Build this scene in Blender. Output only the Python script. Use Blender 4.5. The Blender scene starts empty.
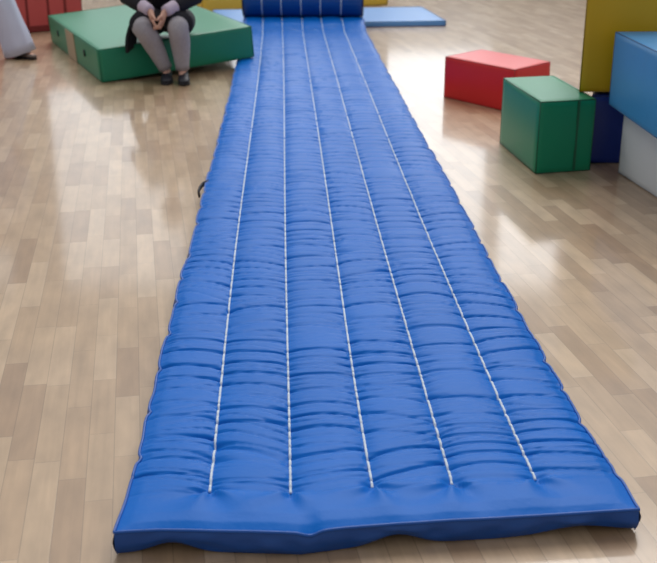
import bpy, bmesh, math, random
import numpy as np
from mathutils import Vector, Matrix, noise as mnoise

random.seed(4)
rng = np.random.default_rng(7)
C = bpy.context.scene.collection
PI = math.pi

# ------------------------------------------------------------------ camera
F = 1050.0
PITCH = math.atan(405.5 / F)
CAMZ = 1.5
cam_d = bpy.data.cameras.new('camera')
cam_d.sensor_width = 36.0
cam_d.lens = 36.0 * F / 657.0
cam_d.clip_end = 200
cam = bpy.data.objects.new('camera', cam_d)
C.objects.link(cam)
cam.location = (0, 0, CAMZ)
cam.rotation_euler = (PI / 2 - PITCH, 0, 0)
bpy.context.scene.camera = cam
cam_d.dof.use_dof = True
cam_d.dof.focus_distance = 3.4
cam_d.dof.aperture_fstop = 4.8

cp, sp = math.cos(PITCH), math.sin(PITCH)


def at(px, py, z=0.0):
    """ground point seen at a place in the photograph (used to measure the room)"""
    x = (px - 328.5) / F
    y = (281.5 - py) / F
    d = Vector((x, cp + y * sp, -sp + y * cp))
    t = (z - CAMZ) / d.z
    return Vector((d.x * t, d.y * t, z))


# ------------------------------------------------------------------ helpers
def lin(r, g, b):
    def f(c):
        c /= 255.0
        return c / 12.92 if c <= 0.04045 else ((c + 0.055) / 1.055) ** 2.4
    return (f(r), f(g), f(b), 1.0)


def material(name, col, rough=0.5, var=0.06, scale=6.0, bump=0.0, bscale=60.0, spec=0.5, coat=0.0, metallic=0.0, sheen=0.0):
    m = bpy.data.materials.new(name)
    m.use_nodes = True
    nt = m.node_tree
    b = nt.nodes['Principled BSDF']
    tc = nt.nodes.new('ShaderNodeTexCoord')
    n = nt.nodes.new('ShaderNodeTexNoise')
    n.inputs['Scale'].default_value = scale
    n.inputs['Detail'].default_value = 4
    nt.links.new(tc.outputs['Object'], n.inputs['Vector'])
    mx = nt.nodes.new('ShaderNodeMix')
    mx.data_type = 'RGBA'
    mx.inputs['A'].default_value = tuple(max(0, c * (1 - var)) for c in col[:3]) + (1,)
    mx.inputs['B'].default_value = tuple(min(1, c * (1 + var)) for c in col[:3]) + (1,)
    nt.links.new(n.outputs['Fac'], mx.inputs['Factor'])
    nt.links.new(mx.outputs['Result'], b.inputs['Base Color'])
    b.inputs['Roughness'].default_value = rough
    b.inputs['Specular IOR Level'].default_value = spec
    b.inputs['Metallic'].default_value = metallic
    b.inputs['Coat Weight'].default_value = coat
    b.inputs['Sheen Weight'].default_value = sheen
    if bump:
        n2 = nt.nodes.new('ShaderNodeTexNoise')
        n2.inputs['Scale'].default_value = bscale
        n2.inputs['Detail'].default_value = 3
        nt.links.new(tc.outputs['Object'], n2.inputs['Vector'])
        bp = nt.nodes.new('ShaderNodeBump')
        bp.inputs['Strength'].default_value = bump
        bp.inputs['Distance'].default_value = 0.01
        nt.links.new(n2.outputs['Fac'], bp.inputs['Height'])
        nt.links.new(bp.outputs['Normal'], b.inputs['Normal'])
    return m


def link(name, me, mat=None, parent=None, smooth=True):
    o = bpy.data.objects.new(name, me)
    C.objects.link(o)
    if mat:
        me.materials.append(mat)
    if smooth:
        me.polygons.foreach_set('use_smooth', [True] * len(me.polygons))
    if parent:
        o.parent = parent
    return o


def from_py(name, verts, faces, mat=None, parent=None, smooth=True):
    me = bpy.data.meshes.new(name)
    me.from_pydata([tuple(v) for v in verts], [], faces)
    me.update()
    return link(name, me, mat, parent, smooth)


def from_bm(name, bm, mat=None, parent=None, smooth=True):
    me = bpy.data.meshes.new(name)
    bmesh.ops.recalc_face_normals(bm, faces=bm.faces)
    bm.to_mesh(me)
    bm.free()
    return link(name, me, mat, parent, smooth)


def thing(name, label, cat, loc=(0, 0, 0), group=None):
    o = bpy.data.objects.new(name, None)
    C.objects.link(o)
    o.empty_display_size = 0.1
    o.location = loc
    o['label'] = label
    o['category'] = cat
    if group:
        o['group'] = group
    return o


def struct(o):
    o['kind'] = 'structure'
    return o


def tube_bm(bm, pts, radii, n=10, cap=True, flat=None):
    """swept tube through pts with a radius (or (rx, ry)) at each"""
    pts = [Vector(p) for p in pts]
    rings = []
    up = None
    for i, p in enumerate(pts):
        if i == 0:
            t = pts[1] - pts[0]
        elif i == len(pts) - 1:
            t = pts[-1] - pts[-2]
        else:
            t = pts[i + 1] - pts[i - 1]
        t.normalize()
        if up is None:
            up = Vector((0, 0, 1)) if abs(t.z) < 0.9 else Vector((0, 1, 0))
        a = t.cross(up)
        if a.length < 1e-5:
            a = t.cross(Vector((1, 0, 0)))
        a.normalize()
        b = a.cross(t)
        up = b
        r = radii[i] if isinstance(radii, (list, tuple)) else radii
        rx, ry = r if isinstance(r, (list, tuple)) else (r, r)
        rings.append([bm.verts.new(p + a * (rx * math.cos(2 * PI * k / n)) + b * (ry * math.sin(2 * PI * k / n))) for k in range(n)])
    for i in range(len(rings) - 1):
        for k in range(n):
            bm.faces.new((rings[i][k], rings[i][(k + 1) % n], rings[i + 1][(k + 1) % n], rings[i + 1][k]))
    if cap:
        bm.faces.new(rings[0][::-1])
        bm.faces.new(rings[-1])


def ellipsoid_bm(bm, c, r, seg=20, rings=14, rot=None, fn=None):
    m = bmesh.ops.create_uvsphere(bm, u_segments=seg, v_segments=rings, radius=1.0)
    for v in m['verts']:
        p = Vector(v.co)
        if fn:
            p = fn(p)
        p = Vector((p.x * r[0], p.y * r[1], p.z * r[2]))
        if rot:
            p = rot @ p
        v.co = p + Vector(c)


def box_mesh(sx, sy, sz, rad=0.015, cuts=10, bulge=0.006):
    """soft foam box from (0,0,0) to (sx,sy,sz): rounded edges, faintly pillowed faces"""
    bm = bmesh.new()
    bmesh.ops.create_cube(bm, size=1.0)
    bmesh.ops.subdivide_edges(bm, edges=bm.edges[:], cuts=cuts, use_grid_fill=True)
    S = Vector((sx, sy, sz))
    for v in bm.verts:
        q = v.co * 2.0                                   # -1..1
        # push grid lines towards the edges so the rounding is crisp
        q = Vector([math.copysign(1 - (1 - abs(c)) ** 1.7, c) for c in q])
        p = Vector([q[i] * S[i] / 2 for i in range(3)])
        inner = Vector([max(-(S[i] / 2 - rad), min(S[i] / 2 - rad, p[i])) for i in range(3)])
        d = p - inner
        if d.length > 1e-9:
            p = inner + d.normalized() * rad
        for i in range(3):
            if abs(abs(q[i]) - 1) < 1e-4:
                j, k = [a for a in range(3) if a != i]
                p[i] += math.copysign(bulge * (1 - q[j] ** 2) * (1 - q[k] ** 2), q[i])
        v.co = p + S / 2
    bm.normal_update()
    return bm


def frame_of(A, ex, ey, ez):
    M = Matrix((ex, ey, ez)).transposed().to_4x4()
    M.translation = A
    return M


def edge_loop_seam(bm, pts, r=0.004):
    pts = [Vector(p) for p in pts]
    for i in range(len(pts)):
        tube_bm(bm, [pts[i], pts[(i + 1) % len(pts)]], r, n=6)


def foam_block(name, label, cat, A, ex, ey, size, mat, seam_mat, z_axis=None, rad=0.014, bulge=0.006, group=None):
    """a foam block standing at corner A with its sides along ex and ey"""
    ex = Vector(ex).normalized()
    ey = Vector(ey)
    ez = (z_axis or ex.cross(ey)).normalized()
    if ez.z < 0:
        ez = -ez
    ey = ey.normalized()
    root = thing(name, label, cat, A, group)
    M = frame_of(Vector((0, 0, 0)), ex, ey, ez)
    bm = box_mesh(*size, rad=rad, bulge=bulge)
    bmesh.ops.transform(bm, matrix=M, verts=bm.verts)
    body = from_bm('foam_body', bm, mat, root)
    sx, sy, sz = size
    e = rad * 0.32
    bs = bmesh.new()
    for zz in (e, sz - e):
        edge_loop_seam(bs, [(e, e, zz), (sx - e, e, zz), (sx - e, sy - e, zz), (e, sy - e, zz)], 0.0035)
    for x in (e, sx - e):
        for y in (e, sy - e):
            tube_bm(bs, [(x, y, e), (x, y, sz - e)], 0.0035, n=6)
    bmesh.ops.transform(bs, matrix=M, verts=bs.verts)
    from_bm('edge_piping', bs, seam_mat, root)
    return root, M


def patch(name, M, p0, du, dv, th, mat, root):
    """thin rounded strip lying on a block face: p0 corner, du, dv sides in block axes"""
    p0, du, dv = Vector(p0), Vector(du), Vector(dv)
    n = du.cross(dv).normalized() * th
    bm = bmesh.new()
    lo = [bm.verts.new(p) for p in (p0, p0 + du, p0 + du + dv, p0 + dv)]
    hi = [bm.verts.new(p + n) for p in (p0, p0 + du, p0 + du + dv, p0 + dv)]
    bm.faces.new(lo[::-1]); bm.faces.new(hi)
    for i in range(4):
        bm.faces.new((lo[i], lo[(i + 1) % 4], hi[(i + 1) % 4], hi[i]))
    bmesh.ops.bevel(bm, geom=bm.edges[:], offset=abs(th) * 0.4, segments=2, affect='EDGES')
    bmesh.ops.transform(bm, matrix=M, verts=bm.verts)
    return from_bm(name, bm, mat, root, False)


# ------------------------------------------------------------------ materials
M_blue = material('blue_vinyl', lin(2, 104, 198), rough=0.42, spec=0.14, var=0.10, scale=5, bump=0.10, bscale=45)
M_blue_shaded = material('blue_vinyl_shaded', lin(4, 72, 148), rough=0.42, var=0.10, scale=5, bump=0.10, bscale=45)  # same blue vinyl, darkened to paint shade into the panels and roll
M_piping = material('blue_piping', lin(10, 84, 172), rough=0.4)
M_thread = material('white_thread', lin(212, 224, 236), rough=0.7, var=0.12, scale=90)
M_under = material('dark_underside', lin(58, 30, 28), rough=0.8)
M_strap = material('black_webbing', lin(18, 20, 34), rough=0.7)
M_green = material('green_vinyl', lin(20, 134, 96), spec=0.3, rough=0.38, var=0.05)
M_green_s = material('green_seam', lin(16, 92, 64), rough=0.45)
M_bgreen = material('sea_green_vinyl', lin(28, 134, 100), rough=0.42, var=0.05)
M_bgreen_s = material('sea_green_seam', lin(24, 108, 78), rough=0.45)
M_red = material('red_vinyl', lin(214, 28, 30), rough=0.38, var=0.05)
M_red_s = material('red_seam', lin(168, 24, 30), rough=0.45)
M_fred = material('faded_red_vinyl', lin(192, 78, 78), rough=0.5, var=0.08)
M_fred_s = material('faded_red_seam', lin(120, 30, 32), rough=0.5)
M_yellow = material('yellow_vinyl', lin(204, 164, 4), rough=0.45, var=0.05)
M_yellow_s = material('yellow_seam', lin(160, 125, 8), rough=0.45)
M_pyellow = material('pale_yellow_vinyl', lin(226, 190, 70), rough=0.45, var=0.05)
M_lblue = material('light_blue_vinyl', lin(60, 146, 206), rough=0.4, var=0.05)
M_lblue_s = material('light_blue_seam', lin(46, 106, 160), rough=0.45)
M_mblue = material('pale_blue_vinyl', lin(100, 160, 226), rough=0.4, var=0.05)
M_mblue_s = material('pale_blue_seam', lin(50, 84, 150), rough=0.45)
M_navy = material('navy_vinyl', lin(12, 44, 128), rough=0.4, var=0.05)
M_navy_s = material('navy_seam', lin(12, 22, 76), rough=0.45)
M_white = material('white_vinyl', lin(222, 228, 232), rough=0.45, var=0.04)
M_white_s = material('white_seam', lin(182, 188, 194), rough=0.5)
M_tan = material('tan_webbing', lin(176, 158, 132), rough=0.8)
M_dark = material('dark_eyelet', lin(22, 40, 36), rough=0.6)
M_skin = material('skin', lin(205, 160, 140), rough=0.55, var=0.04)
M_hair = material('black_hair', lin(24, 20, 20), rough=0.5)
M_coat = material('black_cloth', lin(22, 22, 32), rough=0.85, var=0.2, scale=20)
M_grey = material('grey_knit', lin(166, 162, 168), rough=0.95, var=0.18, scale=60, bump=0.3, bscale=160)
M_lav = material('lavender_cloth', lin(196, 182, 200), rough=0.9)
M_shoe = material('dark_shoe', lin(24, 26, 38), rough=0.5)
M_sole = material('shoe_sole', lin(40, 38, 40), rough=0.7)
M_wcloth = material('white_cotton', lin(200, 204, 228), rough=0.9, var=0.08, scale=7)
M_eye = material('eye_white', lin(230, 228, 224), rough=0.3)
M_iris = material('iris', lin(30, 20, 16), rough=0.3)
M_lip = material('lips', lin(176, 98, 92), rough=0.5)
M_wall = material('painted_wall', lin(214, 208, 198), rough=0.8, var=0.03, scale=2)
M_frame = material('window_frame', lin(228, 228, 226), rough=0.5)


def floor_material():
    m = bpy.data.materials.new('maple_planks')
    m.use_nodes = True
    nt = m.node_tree
    N, L = nt.nodes, nt.links
    b = N['Principled BSDF']
    tc = N.new('ShaderNodeTexCoord')
    mp = N.new('ShaderNodeMapping')
    mp.inputs['Rotation'].default_value = (0, 0, math.atan((130 - 328.5) / (F / cp)) )
    L.new(tc.outputs['Object'], mp.inputs['Vector'])
    sx = N.new('ShaderNodeSeparateXYZ')
    L.new(mp.outputs['Vector'], sx.inputs[0])

    def mth(op, a, c=None, d=None):
        n = N.new('ShaderNodeMath')
        n.operation = op
        for i, v in enumerate((a, c, d)):
            if v is None:
                continue
            if isinstance(v, (int, float)):
                n.inputs[i].default_value = v
            else:
                L.new(v, n.inputs[i])
        return n.outputs[0]

    W, LEN = 0.072, 0.46
    row = mth('DIVIDE', sx.outputs['X'], W)
    ri = mth('FLOOR', row)
    rf = mth('FRACT', row)
    wn = N.new('ShaderNodeTexWhiteNoise'); wn.noise_dimensions = '1D'
    L.new(ri, wn.inputs['W'])
    lenv = mth('MULTIPLY_ADD', wn.outputs['Value'], 0.5, 0.75)
    al = mth('DIVIDE', mth('DIVIDE', sx.outputs['Y'], LEN), lenv)
    al = mth('ADD', al, mth('MULTIPLY', wn.outputs['Value'], 37.3))
    ai = mth('FLOOR', al)
    af = mth('FRACT', al)
    cv = N.new('ShaderNodeCombineXYZ')
    L.new(ri, cv.inputs[0]); L.new(ai, cv.inputs[1])
    w2 = N.new('ShaderNodeTexWhiteNoise'); w2.noise_dimensions = '2D'
    L.new(cv.outputs[0], w2.inputs['Vector'])
    ramp = N.new('ShaderNodeValToRGB')
    cr = ramp.color_ramp
    cr.elements[0].position = 0.0; cr.elements[0].color = lin(166, 135, 104)
    cr.elements[1].position = 1.0; cr.elements[1].color = lin(204, 176, 144)
    e = cr.elements.new(0.3); e.color = lin(180, 150, 118)
    e = cr.elements.new(0.7); e.color = lin(193, 164, 131)
    L.new(w2.outputs['Value'], ramp.inputs['Fac'])
    # grain
    mp2 = N.new('ShaderNodeMapping')
    mp2.inputs['Scale'].default_value = (42, 2.2, 1)
    L.new(mp.outputs['Vector'], mp2.inputs['Vector'])
    off = N.new('ShaderNodeVectorMath'); off.operation = 'ADD'
    L.new(mp2.outputs['Vector'], off.inputs[0]); L.new(w2.outputs['Color'], off.inputs[1])
    g = N.new('ShaderNodeTexNoise')
    g.inputs['Scale'].default_value = 1.0; g.inputs['Detail'].default_value = 6; g.inputs['Distortion'].default_value = 0.6
    L.new(off.outputs[0], g.inputs['Vector'])
    # cloudy figure in the maple
    g2 = N.new('ShaderNodeTexNoise')
    mp3 = N.new('ShaderNodeMapping'); mp3.inputs['Scale'].default_value = (14, 5, 1)
    L.new(mp.outputs['Vector'], mp3.inputs['Vector'])
    L.new(mp3.outputs['Vector'], g2.inputs['Vector'])
    g2.inputs['Scale'].default_value = 1.0; g2.inputs['Detail'].default_value = 3
    gr = mth('MULTIPLY_ADD', g.outputs['Fac'], 0.30, 0.72)
    gr2 = mth('MULTIPLY_ADD', g2.outputs['Fac'], 0.60, 0.70)
    gm = mth('MULTIPLY', gr, gr2)
    # seams
    es = mth('MINIMUM', rf, mth('SUBTRACT', 1.0, rf))
    s1 = mth('GREATER_THAN', es, 0.018)
    ee = mth('MINIMUM', af, mth('SUBTRACT', 1.0, af))
    s2 = mth('GREATER_THAN', ee, 0.0028)
    seam = mth('MULTIPLY_ADD', mth('MULTIPLY', s1, s2), 0.28, 0.72)
    tot = mth('MULTIPLY', gm, seam)
    mx = N.new('ShaderNodeMix'); mx.data_type = 'RGBA'; mx.blend_type = 'MULTIPLY'
    mx.inputs['Factor'].default_value = 1.0
    L.new(ramp.outputs['Color'], mx.inputs['A'])
    cc = N.new('ShaderNodeCombineColor')
    for i in range(3):
        L.new(tot, cc.inputs[i])
    L.new(cc.outputs[0], mx.inputs['B'])
    L.new(mx.outputs['Result'], b.inputs['Base Color'])
    b.inputs['Roughness'].default_value = 0.42
    b.inputs['Coat Weight'].default_value = 0.7
    b.inputs['Coat Roughness'].default_value = 0.10
    bp = N.new('ShaderNodeBump')
    bp.inputs['Strength'].default_value = 0.12
    bp.inputs['Distance'].default_value = 0.002
    hh = mth('ADD', mth('MULTIPLY', s1, s2), mth('MULTIPLY', w2.outputs['Value'], 0.6))
    L.new(hh, bp.inputs['Height'])
    L.new(bp.outputs['Normal'], b.inputs['Normal'])
    L.new(bp.outputs['Normal'], b.inputs['Coat Normal'])
    return m


# ------------------------------------------------------------------ the hall
WALL_Y = 17.0
fl = from_py('floor', [(-9, -2, 0), (9, -2, 0), (9, WALL_Y, 0), (-9, WALL_Y, 0)], [(0, 1, 2, 3)], floor_material(), None, False)
struct(fl)

# back wall with window openings (x0, x1, z0, z1)
wins = [(-7.6, -5.4, 1.1, 5.2), (-4.6, -2.4, 1.1, 5.2), (-1.6, 0.4, 1.1, 5.2), (0.9, 2.65, 1.1, 5.2), (2.85, 3.95, 2.0, 5.2), (5.0, 7.6, 1.1, 5.2)]


def wall_with_holes(name, holes, x0, x1, z1, y, th):
    xs = sorted({x0, x1} | {h[0] for h in holes} | {h[1] for h in holes})
    zs = sorted({0.0, z1} | {h[2] for h in holes} | {h[3] for h in holes})
    bm = bmesh.new()
    for i in range(len(xs) - 1):
        for k in range(len(zs) - 1):
            cx, cz = (xs[i] + xs[i + 1]) / 2, (zs[k] + zs[k + 1]) / 2
            if any(h[0] < cx < h[1] and h[2] < cz < h[3] for h in holes):
                continue
            bmm = bmesh.ops.create_cube(bm, size=1.0)
            for v in bmm['verts']:
                v.co = Vector((cx + v.co.x * (xs[i + 1] - xs[i]), y + th / 2 + v.co.y * th, cz + v.co.z * (zs[k + 1] - zs[k])))
    bmesh.ops.remove_doubles(bm, verts=bm.verts, dist=1e-5)
    # drop the inner faces shared by neighbouring cells
    seen = {}
    for f in bm.faces:
        key = tuple(round(c, 4) for c in f.calc_center_median())
        seen.setdefault(key, []).append(f)
    bmesh.ops.delete(bm, geom=[f for l in seen.values() if len(l) > 1 for f in l], context='FACES')
    return struct(from_bm(name, bm, M_wall, None, False))


wall_with_holes('wall_back', wins, -9, 9, 6.4, WALL_Y, 0.2)

glass = bpy.data.materials.new('window_glass')
glass.use_nodes = True
gb = glass.node_tree.nodes['Principled BSDF']
gb.inputs['Transmission Weight'].default_value = 1.0
gb.inputs['Roughness'].default_value = 0.0
gb.inputs['IOR'].default_value = 1.05
gtc = glass.node_tree.nodes.new('ShaderNodeTexNoise')
gmx = glass.node_tree.nodes.new('ShaderNodeMix'); gmx.data_type = 'RGBA'
gmx.inputs['A'].default_value = (0.95, 0.97, 0.98, 1); gmx.inputs['B'].default_value = (1, 1, 1, 1)
glass.node_tree.links.new(gtc.outputs['Fac'], gmx.inputs['Factor'])
glass.node_tree.links.new(gmx.outputs['Result'], gb.inputs['Base Color'])

for i, (x0, x1, z0, z1) in enumerate(wins):
    bm = bmesh.new()
    w = 0.06

    def bar(a, b_):
        r = bmesh.ops.create_cube(bm, size=1.0)
        for v in r['verts']:
            v.co = Vector(((a[0] + b_[0]) / 2 + v.co.x * (b_[0] - a[0]), WALL_Y + 0.1 + v.co.y * 0.08, (a[1] + b_[1]) / 2 + v.co.z * (b_[1] - a[1])))
    bar((x0, z0), (x1, z0 + w)); bar((x0, z1 - w), (x1, z1))
    bar((x0, z0 + w), (x0 + w, z1 - w)); bar((x1 - w, z0 + w), (x1, z1 - w))
    xm = (x0 + x1) / 2
    bar((xm - 0.03, z0 + w), (xm + 0.03, z1 - w))
    fr = struct(from_bm('window_%d' % (i + 1), bm, M_frame, None, False))
    pn = from_py('pane', [(x0 + w, WALL_Y + 0.1, z0 + w), (x1 - w, WALL_Y + 0.1, z0 + w), (x1 - w, WALL_Y + 0.1, z1 - w), (x0 + w, WALL_Y + 0.1, z1 - w)],
                 [(0, 1, 2, 3)], glass, fr, False)
    ld = bpy.data.lights.new('daylight', 'AREA')
    ld.shape = 'RECTANGLE'
    ld.size = x1 - x0 - 0.1
    ld.size_y = z1 - z0 - 0.1
    ld.energy = [2.0, 3.5, 6.0, 7.0, 9.0, 6.0][i] * ld.size * ld.size_y
    ld.color = (0.94, 0.97, 1.0)
    lo = bpy.data.objects.new('daylight', ld)
    C.objects.link(lo)
    lo.location = (xm, WALL_Y - 0.02, (z0 + z1) / 2)
    lo.rotation_euler = (-PI / 2, 0, 0)      # shines into the hall

# overhead lamps added for backlit contrast, not known fixtures of the hall
for k, (x, y) in enumerate([(-3.2, 8.0), (3.2, 8.0)]):
    ld = bpy.data.lights.new('overhead_fill', 'AREA')
    ld.shape = 'RECTANGLE'; ld.size = 2.4; ld.size_y = 1.2
    ld.energy = 60
    ld.color = (1.0, 0.96, 0.9)
    lo = bpy.data.objects.new('overhead_fill', ld)
    C.objects.link(lo)
    lo.location = (x, y, 6.0)

sd_ = bpy.data.lights.new('backlight_sun', 'SUN')  # sun added as backlight for the mat; no skylight is modelled
sd_.energy = 1.75
sd_.angle = math.radians(38)
sd_.color = (1.0, 0.98, 0.95)
so_ = bpy.data.objects.new('backlight_sun', sd_)
C.objects.link(so_)
so_.location = (1.5, 12, 8)
so_.rotation_euler = Vector((-0.10, -0.66, -0.80)).to_track_quat('-Z', 'Y').to_euler()

wd = bpy.data.worlds.new('world')
bpy.context.scene.world = wd
wd.use_nodes = True
bg = wd.node_tree.nodes['Background']
bg.inputs['Color'].default_value = (0.95, 0.96, 1.0, 1)
bg.inputs['Strength'].default_value = 0.43

# ------------------------------------------------------------------ the quilted tumbling mat
T = 0.066
tracks = {
    0: [(114.5, 532), (125.4, 494), (138.6, 452), (149, 404.7), (162, 345), (182.7, 270.7), (203, 190), (222, 125), (227.5, 100), (236.5, 60), (244, 24)],
    1: [(209.3, 490), (221.8, 380.5), (231.2, 277), (245, 180), (252, 125), (253.6, 109.6), (260.2, 60.3), (263.1, 22)],
    2: [(290.6, 490), (288, 380.5), (286.2, 277), (284.8, 180), (284.2, 125), (283.9, 109.6), (283.6, 60.3), (281.9, 22)],
    3: [(373.5, 488), (353.4, 380.5), (340.2, 277), (326, 180), (316.8, 125), (314.2, 109.6), (308, 60.3), (301.3, 22)],
    4: [(454, 486), (421.2, 380.5), (394.2, 277), (364, 180), (349.5, 125), (346, 109.6), (331.8, 60.3), (320.3, 22)],
    5: [(538, 480), (489, 380.5), (449.2, 277), (404.5, 180), (382.1, 125), (377.8, 109.6), (357, 60.3), (340.5, 22)],
    6: [(646, 510), (620, 477), (591, 441.6), (560, 380), (503, 270.7), (442, 175), (418, 125), (410.5, 109.6), (382.6, 60.3), (362, 22)],
}
poly = []
for k in range(7):
    P = [at(px, py, T + 0.006) for px, py in tracks[k]]
    ys = np.array([p.y for p in P]); xs = np.array([p.x for p in P])
    poly.append(np.polyfit(np.log(ys), xs, 4))


def track_x(k, y):
    return np.polyval(poly[k], np.log(y))


front = [at(px, py, T) for px, py in [(114.5, 532), (160, 530), (200, 530.5), (250, 531.5), (300, 533), (345, 527.5), (400, 523.5), (460, 519.5), (540, 515), (641, 509)]]
fx = np.array([p.x for p in front]); fy = np.array([p.y for p in front])
Y0 = float(fy.mean())
YEND = at(300, 23, T).y


def vnoise(x, y, seed=0):
    """smooth value noise in numpy"""
    r = np.random.default_rng(seed).random((64, 512))
    xi, yi = np.floor(x).astype(int), np.floor(y).astype(int)
    xf, yf = x - xi, y - yi
    xf = xf * xf * (3 - 2 * xf); yf = yf * yf * (3 - 2 * yf)
    g = lambda a, b: r[a % 64, b % 512]
    return (g(xi, yi) * (1 - xf) + g(xi + 1, yi) * xf) * (1 - yf) + (g(xi, yi + 1) * (1 - xf) + g(xi + 1, yi + 1) * xf) * yf


# rows: fine near the camera, coarser far away
s_rows = [0.0]
while s_rows[-1] < YEND - Y0:
    yy = Y0 + s_rows[-1]
    s_rows.append(s_rows[-1] + 0.0042 * (yy / Y0) ** 1.05)
s_rows[-1] = YEND - Y0
S = np.array(s_rows)
NU = 26
f1 = np.linspace(0, 1, NU + 1)
f1 = 0.5 - 0.5 * np.cos(PI * (0.12 + 0.76 * f1)) if False else f1
ucols = np.concatenate([k + f1[:-1] for k in range(6)] + [[6.0]])
U, SS = np.meshgrid(ucols, S, indexing='ij')
LINE_END = 0.165            # where the stitching stops short of the front edge


def lift(y):
    """the far end rides up onto the pale blue mat"""
    t = np.clip((y - (YEND - 0.75)) / 0.55, 0, 1)
    return 0.062 * t * t * (3 - 2 * t)


def mat_xy(U, SS):
    # front edge follows the measured outline, the skew fades with distance
    x_front = np.interp(U, np.arange(7), [float(track_x(k, Y0)) for k in range(7)])
    yf = np.interp(x_front, fx, fy) - Y0
    Y = Y0 + SS + yf * np.exp(-SS / 0.9)
    X = np.zeros_like(Y)
    for k in range(6):
        m = (U >= k) & (U <= k + 1)
        f = U - k
        X = np.where(m, track_x(k, Y) * (1 - f) + track_x(k + 1, Y) * f, X)
    # scalloped long edges
    ed = np.minimum(U, 6 - U)
    side = np.where(U < 3, 1.0, -1.0)
    ph = SS / 0.27 + 0.8 * vnoise(side * 3 + 5, SS * 2.2, 11) + np.where(U < 3, 0.35, 0.0)
    notch = (1 - np.abs(np.sin(PI * ph))) ** 4 * np.clip((SS - 0.14) / 0.05, 0, 1)
    wob = 0.010 * (vnoise(side * 2 + 9, SS * 7, 12) - 0.5)
    X = X + side * (0.013 * notch + wob) * np.exp(-(ed / 0.35) ** 2)
    return X, Y


def ridge(a):
    return 1 - np.abs(np.sin(PI * a))


def mat_h(U, SS):
    """height of the quilted top above the floor"""
    W = 0.2
    f = U - np.floor(np.clip(U, 0, 5.9999))
    kk = np.clip(np.floor(U), 0, 5)
    d_line = np.minimum(f, 1 - f) * W                       # metres to the nearest line or edge
    ed = np.minimum(U, 6 - U) * W
    active = np.clip((SS - LINE_END + 0.04) / 0.09, 0, 1)
    is_edge_strip = np.minimum(U, 6 - U) < 0.5
    puff = 0.013 * (1 - np.exp(-(d_line / 0.030) ** 1.0))
    flatpuff = 0.011 * (1 - np.exp(-(ed / 0.05))) * np.clip(SS / 0.06, 0, 1) ** 0.6
    h = T + puff * active + flatpuff * (1 - active)
    # transverse creases: pulled in by the stitching, dying out towards the middle of each strip
    near = np.exp(-(d_line / 0.05) ** 2)
    pit = np.exp(-(d_line / 0.016) ** 2)
    jit = vnoise(kk * 7.3 + 2, SS * 5, 21) * 1.1
    ph1 = SS / 0.090 + 1.5 * vnoise(U * 0.45, SS * 4.0, 23) + jit
    a1 = (0.70 + 0.30 * near) * np.clip(1.5 * vnoise(U * 0.9 + 4, SS * 9, 24) + 0.15, 0, 1.3)
    h -= (0.0125 * ridge(ph1) ** 14 + 0.0075 * ridge(ph1) ** 3) * a1 * active
    h -= 0.006 * ridge(ph1) ** 6 * pit * active
    ph2 = SS / 0.047 + 2.0 * vnoise(U * 0.9 + 7, SS * 8, 25) + 1.2 * vnoise(kk * 3.1, SS * 6, 26)
    a2 = (0.35 + 0.65 * near) * np.clip(1.8 * vnoise(U * 1.3, SS * 12, 27) - 0.25, 0, 1.6)
    h -= (0.0078 * ridge(ph2) ** 10 + 0.0042 * ridge(ph2) ** 3) * a2 * active
    ph3 = SS / 0.024 + 2.0 * vnoise(U * 2.2 + 3, SS * 14, 28) + 1.0 * vnoise(kk * 2.3, SS * 9, 32)
    fine = np.clip(1.4 - SS / 4.0, 0.0, 1)
    h -= 0.0022 * ridge(ph3) ** 3 * (0.2 + near) * vnoise(U * 2 + 1, SS * 22, 29) * 1.6 * active * fine
    # slack waves
    h += 0.006 * (vnoise(U * 1.1 + 11, SS * 5, 30) - 0.5) * np.clip(ed / 0.05, 0, 1)
    # folds fanning out from each line's end to the front edge
    for k in range(1, 6):
        dx = (U - k) * W
        dy = SS - LINE_END
        r = np.sqrt(dx * dx + dy * dy) + 1e-6
        th = np.arctan2(dx, -dy)
        fan = np.cos(th * (4.2 + 0.7 * math.sin(k * 2.1)) + k * 1.7 + 1.5 * (vnoise(th * 1.5 + k * 5, r * 8, 31) - 0.5))
        amp = 0.011 * np.exp(-r / 0.085) * np.clip(r / 0.015, 0, 1) * np.clip((0.02 - dy) / 0.04, 0, 1)
        h += fan * amp
        h -= 0.010 * np.exp(-(r / 0.022) ** 2)
    # the cover pulls in towards the edge seam
    e2 = np.clip(np.minimum(ed, SS + 0.004) / 0.03, 0, 1)
    h = T - 0.004 + (h - T + 0.004) * (0.25 + 0.75 * e2 ** 0.7)
    # the pinched fold in the front edge
    h -= 0.010 * np.exp(-((U - 2.22) / 0.10) ** 2) * np.exp(-SS / 0.05)
    return h


mat = thing('tumbling_mat', 'long quilted blue tumbling mat with five white stitched lines, its far end rolled up', 'gym mat', (0, 0, 0))
X, Y = mat_xy(U, SS)
H = mat_h(U, SS) + lift(Y)
nu, nv = U.shape
verts = np.stack([X, Y, H], -1).reshape(-1, 3)
idx = np.arange(nu * nv).reshape(nu, nv)
faces = np.stack([idx[:-1, :-1], idx[1:, :-1], idx[1:, 1:], idx[:-1, 1:]], -1).reshape(-1, 4)
from_py('quilted_top', verts.tolist(), faces.tolist(), M_blue, mat)


# side panels hang from the seam to the floor, the front one lifts off it in two places
def arch(u):
    return 0.026 * np.exp(-((u - 0.62) / 0.30) ** 2) + 0.030 * np.exp(-((u - 3.22) / 0.34) ** 2) + 0.022 * np.exp(-((u - 5.35) / 0.5) ** 2)


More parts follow.
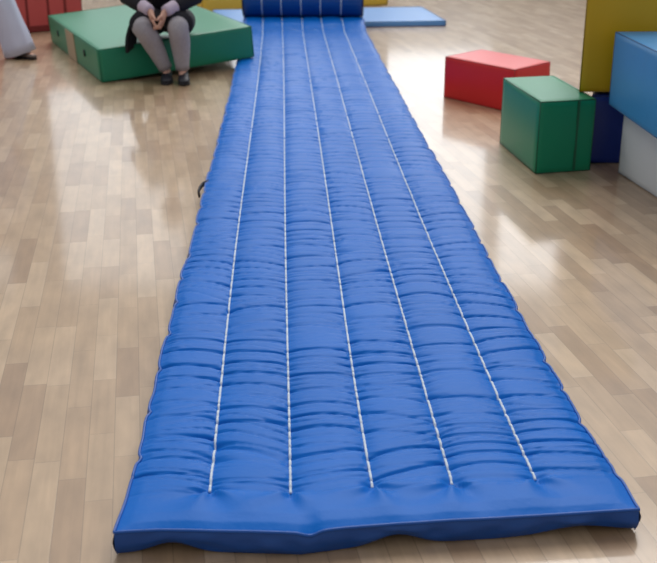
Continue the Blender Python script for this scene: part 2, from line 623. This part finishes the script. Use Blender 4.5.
def side_strip(top, bottom, outward, rows=7, wr=0.006, seed=3):
    """panel between two polylines with a slight belly and wrinkles"""
    vs, fs = [], []
    n = len(top)
    for j in range(rows):
        t = j / (rows - 1)
        for i in range(n):
            p = top[i] * (1 - t) + bottom[i] * t
            b_ = 0.008 * math.sin(PI * t) + wr * math.sin(PI * t) * (mnoise.noise(Vector((i * 0.12, t * 2.0, seed))) * 2)
            vs.append(p + outward * b_)
    for j in range(rows - 1):
        for i in range(n - 1):
            a = j * n + i
            fs.append((a, a + 1, a + n + 1, a + n))
    return vs, fs


def P(i, j):
    return Vector((X[i, j], Y[i, j], H[i, j]))


ftop = [P(i, 0) for i in range(nu)]
fbot = [Vector((p.x * 1.0, p.y + 0.006, 0.002 + float(arch(np.array(ucols[i]))))) for i, p in enumerate(ftop)]
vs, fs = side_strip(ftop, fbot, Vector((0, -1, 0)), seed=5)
from_py('front_panel', vs, fs, M_blue_shaded, mat)
for i, out in ((0, Vector((-1, 0, 0))), (nu - 1, Vector((1, 0, 0)))):
    top = [P(i, j) for j in range(0, nv, 2)]
    bot = [Vector((p.x - out.x * 0.004, p.y, 0.002 + float(lift(np.array(p.y))) + (float(arch(np.array(ucols[i]))) * math.exp(-j * 0.2)))) for j, p in enumerate(top)]
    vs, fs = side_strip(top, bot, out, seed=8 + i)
    from_py('side_panel', vs, fs, M_blue_shaded, mat)
# underside
uu = ucols[::6]
jj = np.unique(np.concatenate([np.arange(0, 60, 3), np.arange(60, nv, 12), [nv - 1]]))
vs, fs = [], []
ii = list(range(0, nu, 6)) + ([nu - 1] if (nu - 1) % 6 else [])
for a in ii:
    for j in jj:
        inset = 0.008 if a == 0 else (-0.008 if a == nu - 1 else 0)
        vs.append((X[a, j] + inset, Y[a, j] + (0.012 if j == 0 else 0), 0.0025 + float(arch(np.array(ucols[a]))) * math.exp(-S[j] / 0.12) + float(lift(np.array(Y[a, j])))))
for a in range(len(ii) - 1):
    for b_ in range(len(jj) - 1):
        q = a * len(jj) + b_
        fs.append((q, q + 1, q + len(jj) + 1, q + len(jj)))
from_py('underside', vs, fs, M_under, mat)['label'] = 'dark reddish underside'
# piping around the seam
bm = bmesh.new()
loop = [P(0, j) for j in range(nv - 1, 0, -2)] + ftop + [P(nu - 1, j) for j in range(1, nv, 2)]
loop = [p + Vector((0, 0, 0.001)) for p in loop]
tube_bm(bm, loop, 0.0042, n=7)
from_bm('edge_piping', bm, M_piping, mat)

# ---- the rolled-up far end: the mat curls up and over, towards the camera
NT = 2.6
R0 = 0.235
lift_end = 0.062
zc = lift_end + R0
yc = YEND
pitch_r = T / (2 * PI) * 1.02
xl = [float(track_x(k, YEND)) for k in range(7)]


def spiral(a, rr):
    """a from 0 at the floor contact, rising on the far side and coming over the top"""
    return (yc + rr * math.sin(a), zc - rr * math.cos(a))


na = int(NT * 84)
vs, fs = [], []
cols_r = [k + t for k in range(6) for t in (0, 0.06, 0.15, 0.3, 0.5, 0.7, 0.85, 0.94)] + [6.0]
prof = []
for side in (0, 1):
    for ia in range(na + 1):
        a = NT * 2 * PI * ia / na
        for u in cols_r:
            f = u - math.floor(min(u, 5.999))
            dl = min(f, 1 - f) * 0.19
            ed = min(u, 6 - u) * 0.19
            q = 0.010 * math.exp(-dl / 0.02) if 0.05 < u < 5.95 else 0.014
            w = 0.004 * abs(math.sin(a * R0 / 0.05 * PI + 2 * mnoise.noise(Vector((u * 1.3, a, 3)))))
            ro = R0 - pitch_r * a
            rr = (ro - q - w) if side == 0 else (ro - T + 0.004 + q * 0.5)
            y, z = spiral(a, rr)
            x = float(np.interp(u, range(7), xl))
            vs.append((x, y, max(z, lift_end + 0.003 if a < 0.6 else 0)))
nc = len(cols_r)
half = (na + 1) * nc
for side in (0, 1):
    for ia in range(na):
        for k in range(nc - 1):
            q = side * half + ia * nc + k
            fs.append((q, q + 1, q + nc + 1, q + nc))
for ia in range(na):
    for k in (0, nc - 1):
        q = ia * nc + k
        fs.append((q, q + nc, half + q + nc, half + q))
for k in range(nc - 1):
    q = na * nc + k
    fs.append((q, q + 1, half + q + 1, half + q))
rl = from_py('rolled_end', vs, fs, M_blue_shaded, mat)
bm = bmesh.new(); bm.from_mesh(rl.data); bmesh.ops.recalc_face_normals(bm, faces=bm.faces); bm.to_mesh(rl.data); bm.free()
for u in (0.0, 6.0):
    bm = bmesh.new()
    pts = []
    for ia in range(0, 85):
        a = 2 * PI * ia / 84 + 0.3
        y, z = spiral(a, R0 - pitch_r * a - 0.010)
        pts.append((float(np.interp(u, range(7), xl)), y, z))
    tube_bm(bm, pts, 0.006, n=6)
    from_bm('roll_piping', bm, M_strap, mat)

# ---- the five lines of stitching, running on over the roll
for k in range(1, 6):
    pts, rad = [], []
    s = LINE_END + 0.004 * math.sin(k * 3)
    while s < YEND - Y0 - 0.01:
        ua, sa = np.array([[float(k)]]), np.array([[s]])
        x, y = mat_xy(ua, sa)
        z = mat_h(ua, sa) + lift(y)
        pts.append((float(x[0, 0]), float(y[0, 0]), float(z[0, 0]) + 0.0015))
        yy = Y0 + s
        ph = len(pts) % 4
        base = 0.0039
        rad.append(base * (0.72 if ph == 0 else 1.0) if yy < 6 else base * 0.95)
        s += 0.0055 if yy < 6 else 0.03
    bm = bmesh.new()
    tube_bm(bm, pts, rad, n=7)
    pr = []
    for ia in range(50, 84):
        a = 2 * PI * ia / 84
        y, z = spiral(a, R0 - pitch_r * a - 0.0085)
        pr.append((xl[k], y, z))
    tube_bm(bm, pr, 0.005, n=6)
    from_bm('stitching', bm, M_thread, mat)

# small black strap showing at the left edge
bm = bmesh.new()
c = at(202, 190, 0.05)
pts = [(c.x - 0.002, c.y - 0.10, 0.052), (c.x - 0.010, c.y - 0.06, 0.058), (c.x - 0.010, c.y, 0.060), (c.x - 0.005, c.y + 0.07, 0.058), (c.x + 0.022, c.y + 0.13, 0.055)]
tube_bm(bm, pts, [(0.006, 0.014)] * 5, n=8)
from_bm('handle_strap', bm, M_strap, mat)

# ------------------------------------------------------------------ big green mat with a seated person
A = at(102, 83, 0)
B = at(254.5, 57, 0.088)
D = at(52, 42, 0)
ex = (B - A)
LX = ex.length
exn = ex.normalized()
h = (D - A).normalized()
LY = (D - A).length
gm_root, gm_M = foam_block('landing_mat', 'thick sea-green landing mat that the person in grey leggings sits on', 'gym mat', A, exn, h, (LX, LY, 0.255), M_bgreen, M_bgreen_s, rad=0.012, bulge=0.004)
patch('tan_strap', gm_M, (-0.003, LY * 0.42, 0.004), (0, LY * 0.17, 0), (0, 0, 0.246), -0.006, M_tan, gm_root)['label'] = 'pale tan vertical band'
for t in (0.24, 0.78):
    bm = bmesh.new()
    tube_bm(bm, [(-0.012, LY * t, 0.15), (0.004, LY * t, 0.15)], 0.028, n=14)
    bmesh.ops.transform(bm, matrix=gm_M, verts=bm.verts)
    from_bm('eyelet', bm, M_dark, gm_root)

# ------------------------------------------------------------------ foam blocks on the right
def block_from(name, label, cat, Fp, Rp, Lp, height, m, ms, wl=0.5, sq=0.25, **kw):
    """Fp near bottom corner, Rp and Lp its neighbours; the footprint is squared up"""
    dr, dl = Rp - Fp, Lp - Fp
    ar = math.atan2(dr.y, dr.x)
    aL = math.atan2(dl.y, dl.x)
    excess = ((aL - ar) - PI / 2) * sq
    ar += excess * wl
    aL -= excess * (1 - wl)
    ex_ = Vector((math.cos(ar), math.sin(ar), 0))
    ey_ = Vector((math.cos(aL), math.sin(aL), 0))
    return foam_block(name, label, cat, Fp, ex_, ey_, (dr.length, dl.length, height), m, ms, **kw)


g_root, g_M = block_from('foam_block', 'small dark green foam block standing between the red block and the navy block', 'foam block',
                         at(535, 174.5), at(590, 170.5), at(502.5, 143), 0.394, M_green, M_green_s, wl=0.3)
gw = (at(590, 170.5) - at(535, 174.5)).length
patch('closing_flap', g_M, (gw * 0.66, -0.001, 0.012), (gw * 0.05, 0, 0), (0, 0, 0.38), 0.006, M_green_s, g_root)

r_root, r_M = block_from('foam_block', 'long red foam block lying beside the mat, behind the small green block', 'foam block',
                         at(512.5, 113.5), at(545, 103), at(444.5, 97), 0.295, M_red, M_red_s, wl=0.75)

# navy block with the tall yellow one on top
nb = at(575, 168)
navy_h = 0.38
foam_block('foam_block', 'navy blue foam block on the floor, right of the small green block', 'foam block', at(585.5, 163.5), (1, 0.0, 0), (0.30, 1, 0), (0.34, 0.50, navy_h), M_navy, M_navy_s)
yb = at(578, 100, navy_h + 0.017)
yb = Vector((yb.x * (at(592.5, 163.5).y + 0.012) / yb.y, at(592.5, 163.5).y + 0.012, yb.z))
foam_block('foam_block', 'tall yellow foam block standing upright on the navy block', 'foam block', yb, (1, 0.0, 0), (0.30, 1, 0), (0.48, 0.45, 0.95), M_yellow, M_yellow_s, rad=0.014)

# white block with the light blue one on top, at the right edge
wa = at(617.5, 172.5); wb_ = at(657, 198)
d = (wa - wb_); d.normalize()
out_ = Vector((d.y, -d.x, 0))
white_h = 0.345
st = wa - d * 0.95
foam_block('foam_block', 'white foam block on the floor carrying the light blue block', 'foam block', st, out_, d, (0.55, 0.95, white_h), M_white, M_white_s)
ba = at(608, 104.5, white_h + 0.013); bb = at(657, 139.5, white_h + 0.013)
d2 = (ba - bb).normalized()
out2 = Vector((d2.y, -d2.x, 0))
foam_block('foam_block', 'light blue foam block lying on top of the white block', 'foam block', ba - d2 * 1.0, out2, d2, (0.55, 1.0, 0.385), M_lblue, M_lblue_s)

# ------------------------------------------------------------------ mats at the far end
p0 = at(446, 25.8, 0); pL = at(215, 29.5, 0)
exm = (p0 - pL).normalized()
eym = Vector((-exm.y, exm.x, 0))
foam_block('floor_mat', 'thin pale blue mat lying under the rolled end of the tumbling mat', 'gym mat', pL, exm, eym, ((p0 - pL).length, 1.30, 0.056), M_mblue, M_mblue_s, rad=0.01, bulge=0.002)
yl = at(205, 14.5, 0); yr = at(392, 5.5, 0)
exy = (yr - yl).normalized(); eyy = Vector((-exy.y, exy.x, 0))
foam_block('floor_mat', 'yellow mat lying behind the pale blue mat at the far end', 'gym mat', yl + eyy * 0.12, exy, eyy, ((yr - yl).length, 1.2, 0.16), M_pyellow, M_yellow_s, rad=0.012, bulge=0.002)

# faded red folded mat standing behind the white trousers
ra = at(-12, 36.5); rb = at(84, 28.5)
exr = (rb - ra).normalized(); eyr = Vector((-exr.y, exr.x, 0))
RL = (rb - ra).length
fr_root, fr_M = foam_block('folded_mat', 'faded red folded mat standing at the top left behind the green mat', 'gym mat', ra, exr, eyr, (RL, 0.42, 0.62), M_fred, M_fred_s)
for t in (0.40, 0.62, 0.80):
    patch('fold_seam', fr_M, (RL * t, -0.001, 0.01), (0.03, 0, 0), (0, 0, 0.60), 0.006, M_fred_s, fr_root)
patch('dark_base_strip', fr_M, (0.01, -0.001, 0.006), (RL - 0.02, 0, 0), (0, 0, 0.06), 0.007, M_fred_s, fr_root)


# ------------------------------------------------------------------ people
def skin_mesh(name, joints, bones, mat_, parent, sub=2, root=None):
    """joints: {key: (pos, radius or (rx, ry))}; bones: [(a, b)]"""
    keys = list(joints)
    me = bpy.data.meshes.new(name + '_cage')
    me.from_pydata([tuple(joints[k][0]) for k in keys], [(keys.index(a), keys.index(b)) for a, b in bones], [])
    o = bpy.data.objects.new(name + '_cage', me)
    C.objects.link(o)
    o.modifiers.new('skin', 'SKIN')
    sv = me.skin_vertices[0].data
    for i, k in enumerate(keys):
        r = joints[k][1]
        sv[i].radius = r if isinstance(r, (tuple, list)) else (r, r)
        sv[i].use_root = (k == root) if root else (i == 0)
    ss = o.modifiers.new('sub', 'SUBSURF'); ss.levels = sub; ss.render_levels = sub
    dg = bpy.context.evaluated_depsgraph_get()
    dg.update()
    me2 = bpy.data.meshes.new_from_object(o.evaluated_get(dg))
    me2.name = name
    bpy.data.objects.remove(o)
    bpy.data.meshes.remove(me)
    me2.materials.clear()
    return link(name, me2, mat_, parent)


def lerp(a, b, t):
    return Vector(a) * (1 - t) + Vector(b) * t


def hand_joints(J, B_, pre, wrist, dirn, palm_n, side_v, curl=0.5):
    """palm and five bent fingers; dirn along the hand, palm_n out of the palm, side_v towards the thumb"""
    wrist, dirn, palm_n, side_v = [Vector(v) for v in (wrist, dirn, palm_n, side_v)]
    dirn.normalize(); palm_n.normalize(); side_v.normalize()
    pm = wrist + dirn * 0.045
    J[pre + 'palm'] = (pm, (0.030, 0.017)); B_.append((pre + 'wrist', pre + 'palm'))
    L = [0.066, 0.076, 0.071, 0.056]
    for i in range(4):
        o_ = (1.5 - i) * 0.019
        b0 = pm + dirn * 0.045 + side_v * o_
        J[pre + 'k%d' % i] = (b0, 0.0098); B_.append((pre + 'palm', pre + 'k%d' % i))
        d0 = (dirn + palm_n * curl * 0.7).normalized()
        p1 = b0 + d0 * L[i] * 0.45
        d1 = (dirn * 0.6 + palm_n * curl * 1.7).normalized()
        p2 = p1 + d1 * L[i] * 0.33
        d2_ = (dirn * 0.2 + palm_n * curl * 2.0).normalized()
        p3 = p2 + d2_ * L[i] * 0.25
        for n_, p_, r_ in (('a', p1, 0.0088), ('b', p2, 0.008), ('c', p3, 0.0068)):
            J[pre + 'f%d%s' % (i, n_)] = (p_, r_)
        B_ += [(pre + 'k%d' % i, pre + 'f%da' % i), (pre + 'f%da' % i, pre + 'f%db' % i), (pre + 'f%db' % i, pre + 'f%dc' % i)]
    t0 = wrist + dirn * 0.035 + side_v * 0.032
    t1 = t0 + (side_v * 0.7 + dirn * 0.8 + palm_n * 0.3).normalized() * 0.035
    t2 = t1 + (side_v * 0.25 + dirn * 1.0 + palm_n * 0.4).normalized() * 0.028
    J[pre + 't0'] = (t0, 0.0125); J[pre + 't1'] = (t1, 0.0105); J[pre + 't2'] = (t2, 0.008)
    B_ += [(pre + 'palm', pre + 't0'), (pre + 't0', pre + 't1'), (pre + 't1', pre + 't2')]


def head_parts(root, c, face, tilt=0.0, hair='bob'):
    """eyes, mouth and hair for a head centred on c looking along face"""
    face = Vector(face).normalized()
    side = face.cross(Vector((0, 0, 1))).normalized()
    up = side.cross(face).normalized()
    c = Vector(c)
    for s in (-1, 1):
        bm = bmesh.new()
        e = c + face * 0.083 + side * (0.032 * s) + up * 0.004
        ellipsoid_bm(bm, e, (0.014, 0.010, 0.009), 12, 8)
        eo = from_bm('eye', bm, M_eye, root)
        bm = bmesh.new()
        ellipsoid_bm(bm, e + face * 0.007, (0.006, 0.005, 0.006), 10, 8)
        from_bm('iris', bm, M_iris, eo)
    bm = bmesh.new()
    tube_bm(bm, [c + face * 0.085 + up * -0.058 + side * x for x in (-0.022, -0.008, 0.008, 0.022)], [0.003, 0.006, 0.006, 0.003], n=8)
    from_bm('mouth', bm, M_lip, root)
    bm = bmesh.new()
    m = bmesh.ops.create_uvsphere(bm, u_segments=28, v_segments=20, radius=1.0)
    R = Matrix((side, face, up)).transposed()
    dele = []
    for v in m['verts']:
        p = v.co.copy()
        low = -0.75 if hair == 'bob' else -0.35
        if p.z < low or (p.y > 0.35 and p.z < 0.42):
            dele.append(v)
        q = Vector((p.x * 0.088, p.y * 0.108, p.z * 0.128))
        if p.z < 0:
            q.x *= 1.0 + 0.12 * -p.z
        v.co = c + R @ (q + Vector((0, -0.008, 0.012)))
    bmesh.ops.delete(bm, geom=dele, context='VERTS')
    r = bmesh.ops.solidify(bm, geom=bm.faces[:], thickness=-0.012)
    from_bm('hair', bm, M_hair, root)


def add_head(J, B_, neck_key, c, face):
    c = Vector(c); face = Vector(face).normalized()
    side = face.cross(Vector((0, 0, 1))).normalized()
    up = side.cross(face)
    J['jaw'] = (c + up * -0.075 + face * 0.03, (0.058, 0.056))
    J['mid'] = (c + face * 0.005, (0.076, 0.088))
    J['crown'] = (c + up * 0.075 - face * 0.01, (0.070, 0.078))
    J['top'] = (c + up * 0.105 - face * 0.01, (0.045, 0.05))
    B_ += [(neck_key, 'jaw'), ('jaw', 'mid'), ('mid', 'crown'), ('crown', 'top')]


def face_bits(root, c, face):
    c = Vector(c); face = Vector(face).normalized()
    side = face.cross(Vector((0, 0, 1))).normalized()
    up = side.cross(face)
    bm = bmesh.new()
    tube_bm(bm, [c + face * 0.082 + up * 0.005, c + face * 0.098 + up * -0.018, c + face * 0.106 + up * -0.032, c + face * 0.088 + up * -0.040], [0.007, 0.010, 0.013, 0.009], n=10)
    from_bm('nose', bm, M_skin, root)
    for s in (-1, 1):
        bm = bmesh.new()
        R = Matrix((side, face, up)).transposed()
        ellipsoid_bm(bm, c + side * (0.080 * s) + up * -0.012 - face * 0.006, (0.009, 0.019, 0.030), 12, 10, rot=R)
        from_bm('ear', bm, M_skin, root)


def shoe(root, heel, toe, w=0.045, hgt=0.075, mat_=None):
    heel, toe = Vector(heel), Vector(toe)
    d_ = (toe - heel).normalized()
    bm = bmesh.new()
    L = (toe - heel).length
    pts, rad = [], []
    for t, ww, hh in ((0.0, 0.55, 0.75), (0.08, 0.8, 0.95), (0.25, 0.85, 1.0), (0.45, 0.85, 0.82), (0.65, 1.0, 0.62), (0.85, 0.95, 0.5), (0.96, 0.65, 0.38), (1.0, 0.3, 0.25)):
        hz = hgt * hh
        pts.append(heel + d_ * (L * t) + Vector((0, 0, 0.012 + hz / 2)))
        rad.append((w * ww, hz / 2))
    tube_bm(bm, pts, rad, n=16)
    so = from_bm('shoe', bm, mat_ or M_shoe, root)
    bm = bmesh.new()
    pts = [heel + d_ * (L * t) + Vector((0, 0, 0.010)) for t in (-0.01, 0.06, 0.3, 0.65, 0.9, 1.01)]
    tube_bm(bm, pts, [(w * x, 0.009) for x in (0.6, 0.9, 0.88, 1.04, 0.9, 0.4)], n=14)
    from_bm('sole', bm, M_sole, so)


# ---- seated person
def seated():
    kz = 0.435
    kl = Vector((-1.41, 8.40, kz)); kr = Vector((-1.145, 8.42, kz))        # knees (picture left, right)
    al = Vector((-1.265, 8.50, 0.085)); ar_ = Vector((-1.135, 8.47, 0.085))
    hip = Vector((-1.29, 8.90, 0.415))
    hl = hip + Vector((-0.095, 0, -0.01)); hr = hip + Vector((0.095, 0, -0.01))
    chest = Vector((-1.29, 8.78, 0.76)); neck = Vector((-1.29, 8.68, 0.93))
    waist = lerp(hip, chest, 0.45)
    headc = Vector((-1.29, 8.60, 1.09)); face = Vector((0.08, -1, -0.25))
    sl = Vector((-1.47, 8.72, 0.88)); sr = Vector((-1.11, 8.72, 0.88))
    el = Vector((-1.56, 8.60, 0.64)); er = Vector((-1.02, 8.62, 0.64))
    wl = Vector((-1.345, 8.40, 0.545)); wr = Vector((-1.245, 8.40, 0.540))
    for v_ in (kl, kr, al, ar_, hip, hl, hr, chest, neck, waist, headc, sl, sr, el, er, wl, wr):
        v_.y -= 0.25
    root = thing('person', 'seated person in grey leggings, black clothes and dark shoes, hands between the knees', 'person', (0, 0, 0))
    J, B_ = {}, []
    J['hip'] = (hip, (0.135, 0.10)); J['waist'] = (waist, (0.12, 0.09)); J['chest'] = (chest, (0.105, 0.075)); J['neck0'] = (lerp(chest, neck, 0.75), (0.075, 0.06)); J['neck'] = (neck, 0.048)
    B_ += [('hip', 'waist'), ('waist', 'chest'), ('chest', 'neck0'), ('neck0', 'neck')]
    add_head(J, B_, 'neck', headc, face)
    for s, h_, k_, a_ in (('l', hl, kl, al), ('r', hr, kr, ar_)):
        J[s + 'th'] = (lerp(h_, k_, 0.15), 0.085); J[s + 'th2'] = (lerp(h_, k_, 0.6), 0.070)
        J[s + 'kn'] = (k_, 0.056); J[s + 'cf'] = (lerp(k_, a_, 0.35) + Vector((0, 0.015, 0)), 0.054); J[s + 'an'] = (a_, 0.036); J[s + 'ft'] = (a_ + Vector((0.01, -0.08, -0.045)), 0.032); J[s + 'te'] = (a_ + Vector((0.02, -0.15, -0.055)), 0.024)
        B_ += [('hip', s + 'th'), (s + 'th', s + 'th2'), (s + 'th2', s + 'kn'), (s + 'kn', s + 'cf'), (s + 'cf', s + 'an'), (s + 'an', s + 'ft'), (s + 'ft', s + 'te')]
    for s, sh, e_, w_ in (('L', sl, el, wl), ('R', sr, er, wr)):
        J[s + 'sh'] = (sh, 0.042); J[s + 'el'] = (e_, 0.040); J[s + 'wrist'] = (w_, 0.025)
        B_ += [('chest', s + 'sh'), (s + 'sh', s + 'el'), (s + 'el', s + 'wrist')]
    hand_joints(J, B_, 'L', wl, (0.22, -0.35, -0.9), (1, 0.1, 0.1), (0.2, -1, 0.3), 0.5)
    hand_joints(J, B_, 'R', wr, (-0.22, -0.35, -0.9), (-1, 0.1, 0.1), (-0.2, -1, 0.3), 0.5)
    skin_mesh('body', J, B_, M_skin, root, 2, 'hip')
    face_bits(root, headc, face)
    head_parts(root, headc, face, hair='bob')
    # leggings
    for s, k_, a_ in (('l', kl, al), ('r', kr, ar_)):
        h_ = hl if s == 'l' else hr
        bm = bmesh.new()
        pts = [lerp(h_, k_, 0.5), lerp(h_, k_, 0.75), lerp(h_, k_, 0.92) + Vector((0, 0, 0.005)), k_ + Vector((0, -0.028, -0.018)), lerp(k_, a_, 0.12) + Vector((0, -0.018, 0)), lerp(k_, a_, 0.35) + Vector((0, 0.012, 0)), lerp(k_, a_, 0.6) + Vector((0, 0.012, 0)), lerp(k_, a_, 0.85), lerp(k_, a_, 0.96)]
        tube_bm(bm, pts, [0.086, 0.083, 0.080, 0.080, 0.080, 0.078, 0.068, 0.055, 0.054], n=20)
        from_bm('legging', bm, M_grey, root)['label'] = 'grey knit legging'
        shoe(root, a_ + Vector((0, 0.055, -0.085)), a_ + Vector((0.02 if s == 'l' else 0.03, -0.19, -0.085)), 0.047, 0.085)
    # black skirt / shorts over the thighs and the hem hanging at the side
    for s, h_, k_ in (('l', hl, kl), ('r', hr, kr)):
        bm = bmesh.new()
        pts = [lerp(h_, k_, t) + Vector((0, 0, 0.012)) for t in (-0.1, 0.1, 0.4, 0.7, 0.9, 1.0)]
        tube_bm(bm, pts, [(0.115, 0.095), (0.125, 0.105), (0.124, 0.110), (0.122, 0.106), (0.118, 0.100), (0.108, 0.092)], n=22)
        from_bm('shorts_leg', bm, M_coat, root)
    J2 = {'a': (hip + Vector((0, 0.0, 0.02)), (0.165, 0.13)), 'b': (waist, (0.15, 0.12)), 'c': (chest, (0.172, 0.138)), 'd': (lerp(chest, neck, 0.7), (0.10, 0.08))}
    B2 = [('a', 'b'), ('b', 'c'), ('c', 'd')]
    for s, sh, e_ in (('L', sl, el), ('R', sr, er)):
        J2[s + 's'] = (sh, 0.078); J2[s + 'e'] = (lerp(sh, e_, 0.95), 0.060)
        B2 += [('c', s + 's'), (s + 's', s + 'e')]
    skin_mesh('jacket', J2, B2, M_coat, root, 2, 'a')
    for e_, w_ in ((el, wl), (er, wr)):
        bm = bmesh.new()
        tube_bm(bm, [lerp(e_, w_, t) for t in (-0.08, 0.0, 0.3, 0.62, 0.66)], [0.05, 0.066, 0.064, 0.058, 0.052], n=16)
        from_bm('sleeve', bm, M_coat, root)
        bm = bmesh.new()
        tube_bm(bm, [lerp(e_, w_, t) for t in (0.5, 0.7, 0.9, 0.98)], [0.05, 0.05, 0.046, 0.040], n=16)
        from_bm('cuff', bm, M_lav, root)['label'] = 'pale lavender sleeve cuff'
    # hem of the jacket hanging beside the picture-left thigh
    vs, fs = [], []
    n = 9
    for i in range(n):
        t = i / (n - 1)
        top = Vector((-1.50 - 0.015 * math.sin(t * 6), 8.59 - 0.42 * t, 0.50 - 0.03 * t))
        bot = Vector((-1.535 - 0.02 * math.sin(t * 7 + 1), 8.61 - 0.42 * t, 0.30 - 0.075 * t if t > 0.55 else 0.315))
        for j in range(5):
            vs.append(lerp(top, bot, j / 4) + Vector((-0.02 * math.sin(PI * j / 4), 0, 0)))
    for i in range(n - 1):
        for j in range(4):
            a = i * 5 + j
            fs.append((a, a + 5, a + 6, a + 1))
    o = from_py('jacket_hem', vs, fs, M_coat, root)
    sd = o.modifiers.new('thick', 'SOLIDIFY'); sd.thickness = 0.022; sd.offset = 0


seated()


# ---- person standing at the left edge, in loose white trousers
def standing():
    root = thing('person', 'standing person in loose white trousers at the left edge, beside the faded red mat', 'person', (0, 0, 0))
    a1 = at(20, 58, 0); a1.z = 0.08
    kx = -2.835
    k1 = Vector((kx, a1.y - 0.02, 0.49)); h1 = Vector((-2.98, a1.y, 0.90))
    a2 = Vector((-3.22, a1.y + 0.12, 0.08)); k2 = Vector((-3.18, a1.y + 0.06, 0.49)); h2 = Vector((-3.14, a1.y, 0.90))
    hip = Vector((-3.06, a1.y, 0.96)); waist = Vector((-3.06, a1.y, 1.12)); chest = Vector((-3.06, a1.y - 0.01, 1.33)); neck = Vector((-3.06, a1.y - 0.01, 1.50))
    headc = Vector((-3.06, a1.y - 0.04, 1.63)); face = Vector((0.35, -0.9, 0))
    J, B_ = {}, []
    J['hip'] = (hip, (0.14, 0.10)); J['waist'] = (waist, (0.12, 0.085)); J['chest'] = (chest, (0.14, 0.10)); J['neck0'] = (Vector((-3.06, a1.y, 1.43)), (0.08, 0.06)); J['neck'] = (neck, 0.05)
    B_ += [('hip', 'waist'), ('waist', 'chest'), ('chest', 'neck0'), ('neck0', 'neck')]
    add_head(J, B_, 'neck', headc, face)
    toes = {'1': Vector((0.15, -0.09, 0)), '2': Vector((-0.02, -0.17, 0))}
    for s, h_, k_, a_ in (('1', h1, k1, a1), ('2', h2, k2, a2)):
        J[s + 'th'] = (lerp(h_, k_, 0.1), 0.088); J[s + 't2'] = (lerp(h_, k_, 0.6), 0.068); J[s + 'k'] = (k_, 0.055); J[s + 'c'] = (lerp(k_, a_, 0.3), 0.055); J[s + 'a'] = (a_, 0.036)
        J[s + 'f'] = (a_ + toes[s] * 0.5 + Vector((0, 0, -0.04)), 0.034); J[s + 'o'] = (a_ + toes[s] + Vector((0, 0, -0.055)), 0.024)
        B_ += [('hip', s + 'th'), (s + 'th', s + 't2'), (s + 't2', s + 'k'), (s + 'k', s + 'c'), (s + 'c', s + 'a'), (s + 'a', s + 'f'), (s + 'f', s + 'o')]
    arms = []
    for s, sg in (('L', -1), ('R', 1)):
        sh = Vector((-3.06 + 0.185 * sg, a1.y, 1.40)); e_ = Vector((-3.06 + 0.25 * sg, a1.y + 0.02, 1.12)); w_ = Vector((-3.06 + 0.255 * sg, a1.y - 0.06, 0.88))
        J[s + 's'] = (sh, 0.052); J[s + 'e'] = (e_, 0.040); J[s + 'wrist'] = (w_, 0.026)
        B_ += [('chest', s + 's'), (s + 's', s + 'e'), (s + 'e', s + 'wrist')]
        hand_joints(J, B_, s, w_, (0, -0.15, -1), (-sg, 0, 0), (0, -1, 0), 0.35)
        arms.append((sh, e_, w_))
    skin_mesh('body', J, B_, M_skin, root, 2, 'hip')
    face_bits(root, headc, face)
    head_parts(root, headc, face, hair='short')
    # trousers: loose tubes that flare at the hem
    for s, h_, k_, a_ in (('1', h1, k1, a1), ('2', h2, k2, a2)):
        bm = bmesh.new()
        ts = [0, .25, .5, .75, .95]
        pts = [lerp(h_, k_, t) for t in ts] + [lerp(k_, a_, t) for t in (.15, .4, .65, .9, 1.09)]
        tube_bm(bm, pts, [.125, .125, .12, .115, .113, .112, .116, .124, .132, .138], n=32, cap=False)
        for v in bm.verts:       # cloth folds
            v.co += Vector((1, 0.4, 0)) * 0.010 * math.sin(v.co.y * 60 + v.co.x * 25 + v.co.z * 5) * min(1, max(0, (0.9 - v.co.z)))
        to = from_bm('trouser_leg', bm, M_wcloth, root)
        to.modifiers.new('thick', 'SOLIDIFY').thickness = 0.006
        shoe(root, a_ - toes[s].normalized() * 0.06 + Vector((0, 0, -0.08)), a_ + toes[s].normalized() * 0.19 + Vector((0, 0, -0.08)), 0.045, 0.07, material('brown_shoe', lin(92, 78, 72), 0.6))
    J2 = {'a0': (hip + Vector((0, 0, -0.20)), (0.20, 0.15)), 'a': (hip + Vector((0, 0, -0.02)), (0.185, 0.145)), 'b': (waist, (0.155, 0.115)), 'c': (chest, (0.175, 0.125)), 'd': (Vector((-3.06, a1.y, 1.44)), (0.10, 0.075))}
    B2 = [('a0', 'a'), ('a', 'b'), ('b', 'c'), ('c', 'd')]
    for s, (sh, e_, w_) in zip('LR', arms):
        J2[s + 's'] = (sh, 0.075); J2[s + 'e'] = (e_, 0.066); J2[s + 'w'] = (lerp(e_, w_, 0.85), 0.058)
        B2 += [('c', s + 's'), (s + 's', s + 'e'), (s + 'e', s + 'w')]
    skin_mesh('jacket', J2, B2, M_wcloth, root, 2, 'a')


standing()

# ------------------------------------------------------------------ colour handling
vs_ = bpy.context.scene.view_settings
vs_.view_transform = 'Standard'
vs_.look = 'None'
vs_.exposure = 0.0
